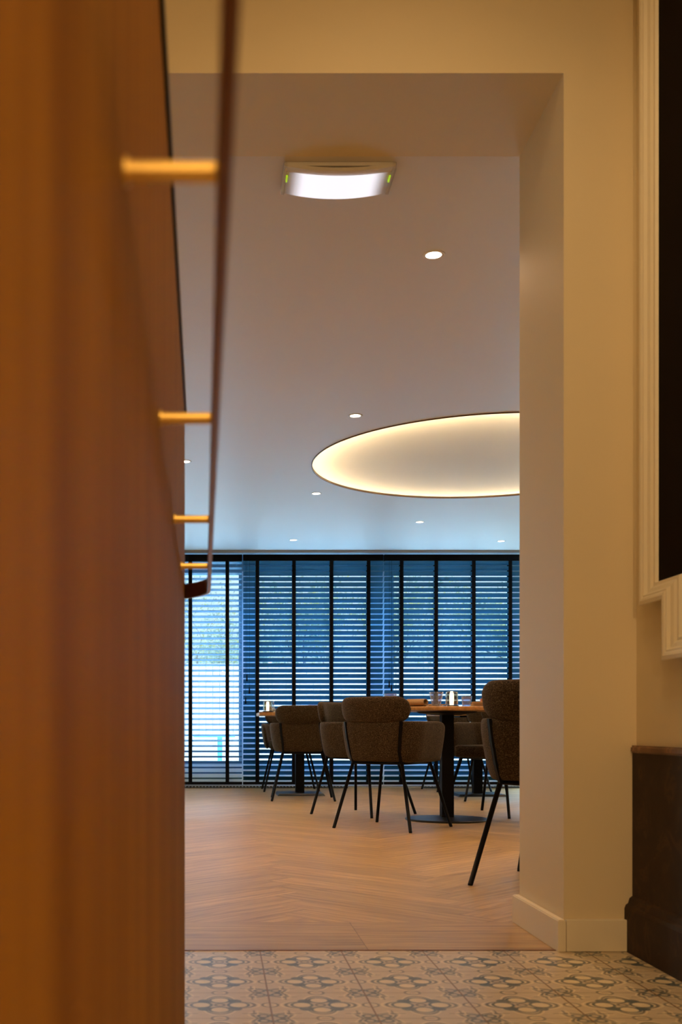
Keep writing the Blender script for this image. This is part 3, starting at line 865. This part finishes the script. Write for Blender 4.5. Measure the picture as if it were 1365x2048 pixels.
tag(link('menu_block', mh, oak('orange_wood_block', (0.48, 0.20, 0.06)), None, False, (at(975, 7.45), 7.45, ZT)), 'small orange-brown wooden block behind the thick napkin on the round table', 'block')
cm = simple('bright_cutlery_steel', (0.8, 0.8, 0.82), 0.18, 1.0)
def cutlery(label, loc, rz):
    bm = bmesh.new(); tube(bm, [(-0.09, 0, 0.004), (-0.03, 0, 0.006), (0.03, 0, 0.005)], [0.0045, 0.0028, 0.003], 10)
    vs = box(bm, 0.03, 0.10, -0.008, 0.008, 0.0025, 0.0055); vs[1].co.y += 0.006; vs[5].co.y += 0.006
    o = link('table_knife', bm, cm, None, True, loc); o.rotation_euler = (0, 0, rz); return tag(o, label, 'cutlery', 'steel knives on the round table')
cutlery('steel knife end glinting right of the rolled napkin on the round table', (at(853, 7.02), 7.10, ZT), PI/2+0.02)
cutlery('steel knife between tumbler and lantern on the round table', (at(892, 7.02), 7.10, ZT), PI/2+0.05)

# ------------------------------------------------------------------ garden outside
bm = bmesh.new()
vs = [bm.verts.new(p) for p in ((-14, YW+0.1, -0.06), (16, YW+0.1, -0.06), (16, 12.6, 0.0), (-14, 12.6, 0.0), (16, 24.2, 0.46), (-14, 24.2, 0.46), (16, 60, 0.46), (-14, 60, 0.46))]
bm.faces.new((vs[0], vs[1], vs[2], vs[3])); bm.faces.new((vs[3], vs[2], vs[4], vs[5])); bm.faces.new((vs[5], vs[4], vs[6], vs[7]))
struct('floor_terrace', bm, M['terrace'])
for i in range(6):
    x0 = -9.0+i*3.4
    lab = ['leftmost', 'second', 'third', 'fourth', 'fifth', 'rightmost'][i]
    fo = thing('garden_fence', 'pale vertical-board garden fence section seen through the blinds, '+lab+' of six', 'fence', (x0, 24.0, 0.44), 0, 'pale garden fence sections')
    bm = bmesh.new()
    for j in range(22):
        box(bm, j*0.15+0.006, (j+1)*0.15-0.006, 0, 0.02, 0.02, 1.56+0.0*j)
    link('boards', bm, M['fence'], fo)
    bm = bmesh.new(); box(bm, 0, 3.3, 0.021, 0.06, 0.35, 0.43); box(bm, 0, 3.3, 0.021, 0.06, 1.2, 1.28)
    link('rails', bm, M['fence'], fo)
    link('post', bx(3.31, 3.39, -0.02, 0.06, 0, 1.66), M['fence'], fo)
o = thing('outdoor_table', 'small blue-grey pedestal table outside behind the left blind', 'table', (at(440, 14.0), 14.0, 0.054))
link('tabletop', bx(-0.33, 0.19, -0.24, 0.24, 0.44, 0.465, bevel=0.003), M['outdoor_blue'], o)
link('column', bx(-0.03, 0.03, -0.03, 0.03, 0.01, 0.44), M['outdoor_blue'], o)
link('base', bx(-0.14, 0.14, -0.14, 0.14, 0.0, 0.02), M['outdoor_blue'], o)
def tree(x, y, h, seed, label, leaves=5200, spread=1.7):
    rg = random.Random(seed)
    o = thing('garden_tree', label, 'tree', (x, y, 0.40), 0, 'trees beyond the garden fence')
    bm = bmesh.new(); tips = []
    def grow(p, d, r, L, lvl):
        pts = [p]; rs = [r]
        for s in range(4):
            d = (d+Vector((rg.gauss(0, .22), rg.gauss(0, .22), rg.gauss(0, .12)))).normalized()
            p = p+d*L/4; pts.append(p); rs.append(r*(1-0.14*(s+1)))
            if lvl >= 1: tips.append(p)
        tube(bm, pts, rs, 5)
        if lvl < 4:
            for q in range(3 if lvl else 5):
                a = rg.random()*2*PI; e = rg.uniform(0.35, 0.95)
                nd = (d*math.cos(e)+Vector((math.cos(a), math.sin(a), 0.25))*math.sin(e)).normalized()
                grow(pts[rg.choice([2, 3, 4])], nd, rs[-1]*0.62, L*rg.uniform(0.62, 0.8), lvl+1)
    grow(Vector((0, 0, 0)), Vector((0, 0, 1)), h*0.018, h*0.36, 0)
    link('trunk', bm, M['bark'], o)
    bm = bmesh.new()
    for i in range(leaves):
        c = rg.choice(tips)+Vector((rg.gauss(0, .22), rg.gauss(0, .22), rg.gauss(0, .2)))
        s = rg.uniform(0.03, 0.075); u = Vector((rg.gauss(0, 1), rg.gauss(0, 1), rg.gauss(0, 1))).normalized(); w = u.orthogonal().normalized()
        n = u.cross(w)
        vs = [bm.verts.new(c+u*s), bm.verts.new(c+w*s*0.5+n*s*.1), bm.verts.new(c-u*s), bm.verts.new(c-w*s*0.5+n*s*.1)]
        bm.faces.new(vs)
    link('foliage', bm, M['leaves'], o)
tl = [(-1.9, 26.8, 4.6, 'leafy pale tree beyond the fence, behind the leftmost blind'),
      (0.4, 33.0, 6.4, 'twiggy pale tree farther back, between the leftmost and middle blinds'),
      (2.7, 26.8, 4.9, 'yellow-flecked tree close beyond the fence, behind the middle blind'),
      (5.4, 33.0, 6.4, 'pale tree farther back, behind the right blind at left'),
      (7.6, 26.8, 4.6, 'pale tree close beyond the fence, behind the right blind'),
      (10.6, 33.0, 6.4, 'pale tree farther back, farthest right')]
for i, (x, y, h, lab) in enumerate(tl): tree(x, y, h, 11+i, lab)
